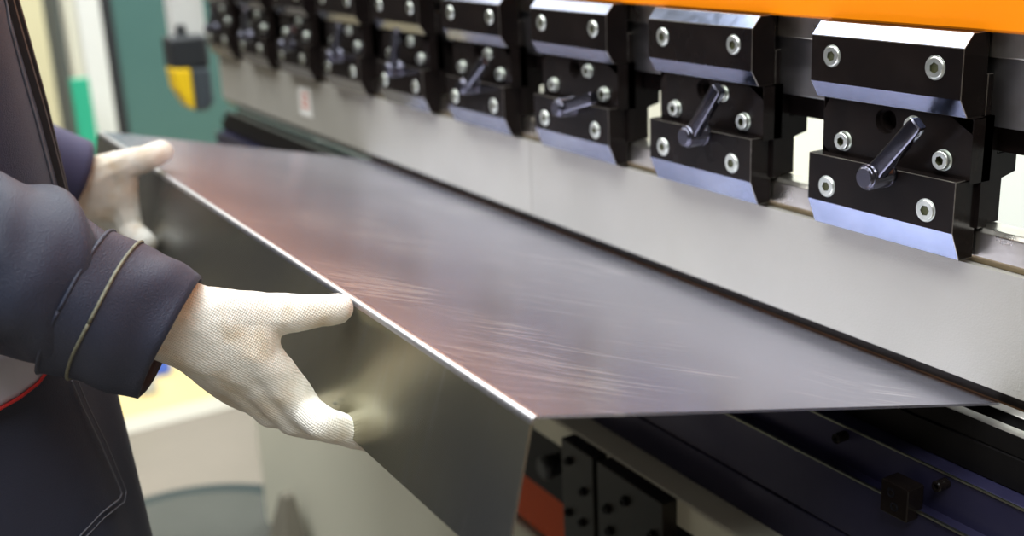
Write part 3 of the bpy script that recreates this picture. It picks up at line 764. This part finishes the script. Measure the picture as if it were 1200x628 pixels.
# ------------------------------------------------------------------ things around the far end
sg = thing('safety_sensor', 'black and yellow safety sensor box at the far end of the machine', 'sensor', atx(222,130,-2.46))
def pxbox(x, x0, x1, y0, y1, dx=.03):
    a = atx(x0, (y0+y1)/2, x); c = atx(x1, (y0+y1)/2, x); t_ = atx((x0+x1)/2, y0, x).z; u_ = atx((x0+x1)/2, y1, x).z
    return [x-dx, x, a.y, c.y, u_, t_]
obj('bracket_post', box(*pxbox(-2.5, 197, 236, -70, 50, .05)), M['whitepaint'], sg, bevel=.004)
bb = pxbox(-2.46, 200, 246, 42, 82, .07); obj('sensor_head', box(*bb), M['devblack'], sg, bevel=.01, seg=3)
b = new(); q = pxbox(-2.46, 208, 224, 30, 46, .05); add_cyl(b, ((q[0]+q[1])/2, (q[2]+q[3])/2, q[4]-.005), ((q[0]+q[1])/2, (q[2]+q[3])/2, q[5]), .014, .010, 20); obj('cable_gland', b, M['devblack'], sg)
def quadprism(x, pts, dx): 
    b = new(); f = [atx(px, py, x) for px, py in pts]; A = [b.verts.new(p) for p in f]; B = [b.verts.new(p-Vector((dx,0,0))) for p in f]; n = len(f)
    for i in range(n): b.faces.new((A[i], A[(i+1) % n], B[(i+1) % n], B[i]))
    b.faces.new(A); b.faces.new(B[::-1]); return b
obj('yellow_side', quadprism(-2.459, [(202,80), (224,80), (230,130), (222,126), (208,106)], .06), M['yellow'], sg, bevel=.006)
obj('sensor_body', quadprism(-2.457, [(225,80), (247,80), (252,120), (244,130), (231,131)], .06), M['slate'], sg, bevel=.006)
obj('mounting_arm', wbox(-2.5, XL-.0005, .66, .69, .02, .05), M['devblack'], sg)
dv = thing('partition_door', 'teal panel with a white frame standing beyond the machine', 'partition', (-4.0, .9, 0))
XD = -4.0
ya = atx(147,147,XD).y; yb = atx(90,100,XD).y; y120 = atx(136,147,XD).y
yh = atx(104,100,XD).y
obj('panel', box(XD-.05, XD-.01, ya-.01, 2.3, .02, 2.6), M['teal'], dv, bevel=.003)
obj('door_gasket', box(XD-.03, XD-.004, ya-.035, ya+.012, .02, 2.6), M['devblack'], dv)
obj('frame', box(XD-.06, XD+.02, yh-.005, ya-.03, 0, 2.65), M['whitepaint'], dv, bevel=.004)
obj('frame_side', box(XD-.09, XD-.0, yb, yh-.004, 0, 2.65), mat('cream_frame', (.66,.64,.52), .5), dv, bevel=.004)
t_ = atx(98,92,-3.8).z
y0 = atx(88,130,-3.8).y; y1 = atx(110,130,-3.8).y
tag(obj('green_board', box(-3.83, -3.8, y0, y1, .0, t_), M['green'], None, bevel=.003), 'narrow emerald green board standing beside the white door frame', 'board')
y0 = atx(70,40,-4.6).y; y1 = atx(112,40,-4.6).y
tag(obj('tall_cabinet', box(-4.9, -4.6, y0, y1, .0, 2.4), M['cabinet'], None, bevel=.005), 'tall dark grey cabinet edge between yellow wall and white door frame', 'cabinet')
# foot pedal housing, floor mat and crates
b = new(); v = [Vector(p) for p in ((-2.08,.56,0), (-1.90,.56,0), (-1.90,.635,0), (-2.08,.635,0))]
top_ = Vector((-2.0,.612,.215))
vb = [b.verts.new(p) for p in v]; vt = [b.verts.new(p+Vector((0,0,.015))) for p in v]
tt = [b.verts.new(top_+Vector((dx, dy, 0))) for dx, dy in ((-.012,-.012), (.012,-.012), (.012,.012), (-.012,.012))]
for i in range(4): b.faces.new((vb[i], vb[(i+1) % 4], vt[(i+1) % 4], vt[i])); b.faces.new((vt[i], vt[(i+1) % 4], tt[(i+1) % 4], tt[i]))
b.faces.new(tt); b.faces.new(vb[::-1])
tag(obj('pedal_housing', b, M['pedal'], None, bevel=.004), 'grey-brown pointed housing on the floor against the cream machine base', 'pedal housing')
b = new(); pts = []
def rrect(x0, x1, y0, y1, r, n=14):
    out = []
    for cx_, cy_, a0 in ((x1-r, y1-r, 0), (x0+r, y1-r, 90), (x0+r, y0+r, 180), (x1-r, y0+r, 270)):
        for k in range(n+1): a = math.radians(a0+90*k/n); out.append((cx_+r*math.cos(a), cy_+r*math.sin(a)))
    return out
mt = thing('floor_mat', 'grey rubber floor mat with rounded dark rim in front of the machine', 'floor mat', (-1.6, .2, 0))
def slab(pl, z0, z1):
    b = new(); A = [b.verts.new((x, y, z0)) for x, y in pl]; B = [b.verts.new((x, y, z1)) for x, y in pl]; n = len(pl)
    for i in range(n): b.faces.new((A[i], A[(i+1) % n], B[(i+1) % n], B[i]))
    b.faces.new(B); b.faces.new(A[::-1]); return b
obj('rim', slab(rrect(-2.56, -.5, -.45, .78, .32), .001, .010), M['matrim'], mt, bevel=.003)
obj('surface', slab(rrect(-2.51, -.55, -.40, .73, .27), .009, .014), M['mat'], mt)
for nm, q, x, m, lab in (('storage_crate', (176,196,408,436), -5.4, 'bluebox', 'blue plastic crate on the floor far behind the near glove'), ('storage_bin', (164,180,436,458), -4.6, 'greybox', 'light grey bin on the yellow floor behind the near cuff')):
    a = atx(q[0], q[3], x); c = atx(q[1], q[3], x); b = new()
    r = ray((q[0]+q[1])/2, q[3]); 
    s = -ZC/r.z; base = CAM+r*s
    w = (q[1]-q[0])/F*s*.5; h = (q[3]-q[2])/F*s
    add_box(b, base.x-.15, base.x+.05, base.y-w*1.1, base.y+w*1.1, .004, .004+h*1.05)
    tag(obj(nm, b, M[m], None, bevel=.01), lab, nm.split('_')[1])

# ------------------------------------------------------------------ light
def area(name, loc, rot, sx, sy, power, col=(1,1,1)):
    l = bpy.data.lights.new(name, 'AREA'); l.shape = 'RECTANGLE'; l.size = sx; l.size_y = sy; l.energy = power; l.color = col
    o = bpy.data.objects.new(name, l); o.location = loc; o.rotation_euler = rot; C.objects.link(o); return o
area('unseen_ceiling_lamp', (-.6, -.7, 4.0), (0, 0, 0), 1.6, 2.2, 95, (.95,.98,1))
area('unseen_ceiling_lamp', (-3.0, .0, 4.0), (0, 0, 0), 1.6, 2.2, 130, (.93,.97,1))  # unseen lamp, placed and strengthened to brighten the far glove
area('unseen_ceiling_lamp', (-5.6, .3, 4.0), (0, 0, 0), 1.6, 2.4, 55, (1,.97,.9))
area('unseen_ceiling_lamp', (-2.6, 2.4, 4.0), (0, 0, 0), 3.6, 1.2, 120, (.95,1,1))
area('unseen_ceiling_lamp', (1.6, -.9, 4.0), (0, 0, 0), 1.6, 2.2, 95, (.95,.98,1))
w = bpy.data.worlds.new('World'); bpy.context.scene.world = w; w.use_nodes = True
w.node_tree.nodes['Background'].inputs[0].default_value = (.8,.87,1,1); w.node_tree.nodes['Background'].inputs[1].default_value = .4

# ------------------------------------------------------------------ camera
cam = bpy.data.cameras.new('camera'); co = bpy.data.objects.new('camera', cam); C.objects.link(co)
cam.sensor_width = 36; cam.lens = F*36/1200; cam.clip_start = .02
right = Vector((R[0][0], R[1][0], R[2][0])); down = Vector((R[0][1], R[1][1], R[2][1])); fwd = Vector((R[0][2], R[1][2], R[2][2]))
mw = Matrix((( right.x, -down.x, -fwd.x, 0), (right.y, -down.y, -fwd.y, 0), (right.z, -down.z, -fwd.z, ZC), (0,0,0,1)))
co.matrix_world = mw
cam.dof.use_dof = True; cam.dof.focus_distance = .79; cam.dof.aperture_fstop = 4.2
sc = bpy.context.scene; sc.camera = co
sc.view_settings.view_transform = 'Standard'; sc.view_settings.look = 'None'; sc.view_settings.gamma = 1; sc.view_settings.use_curve_mapping = False
sc.view_settings.exposure = .45
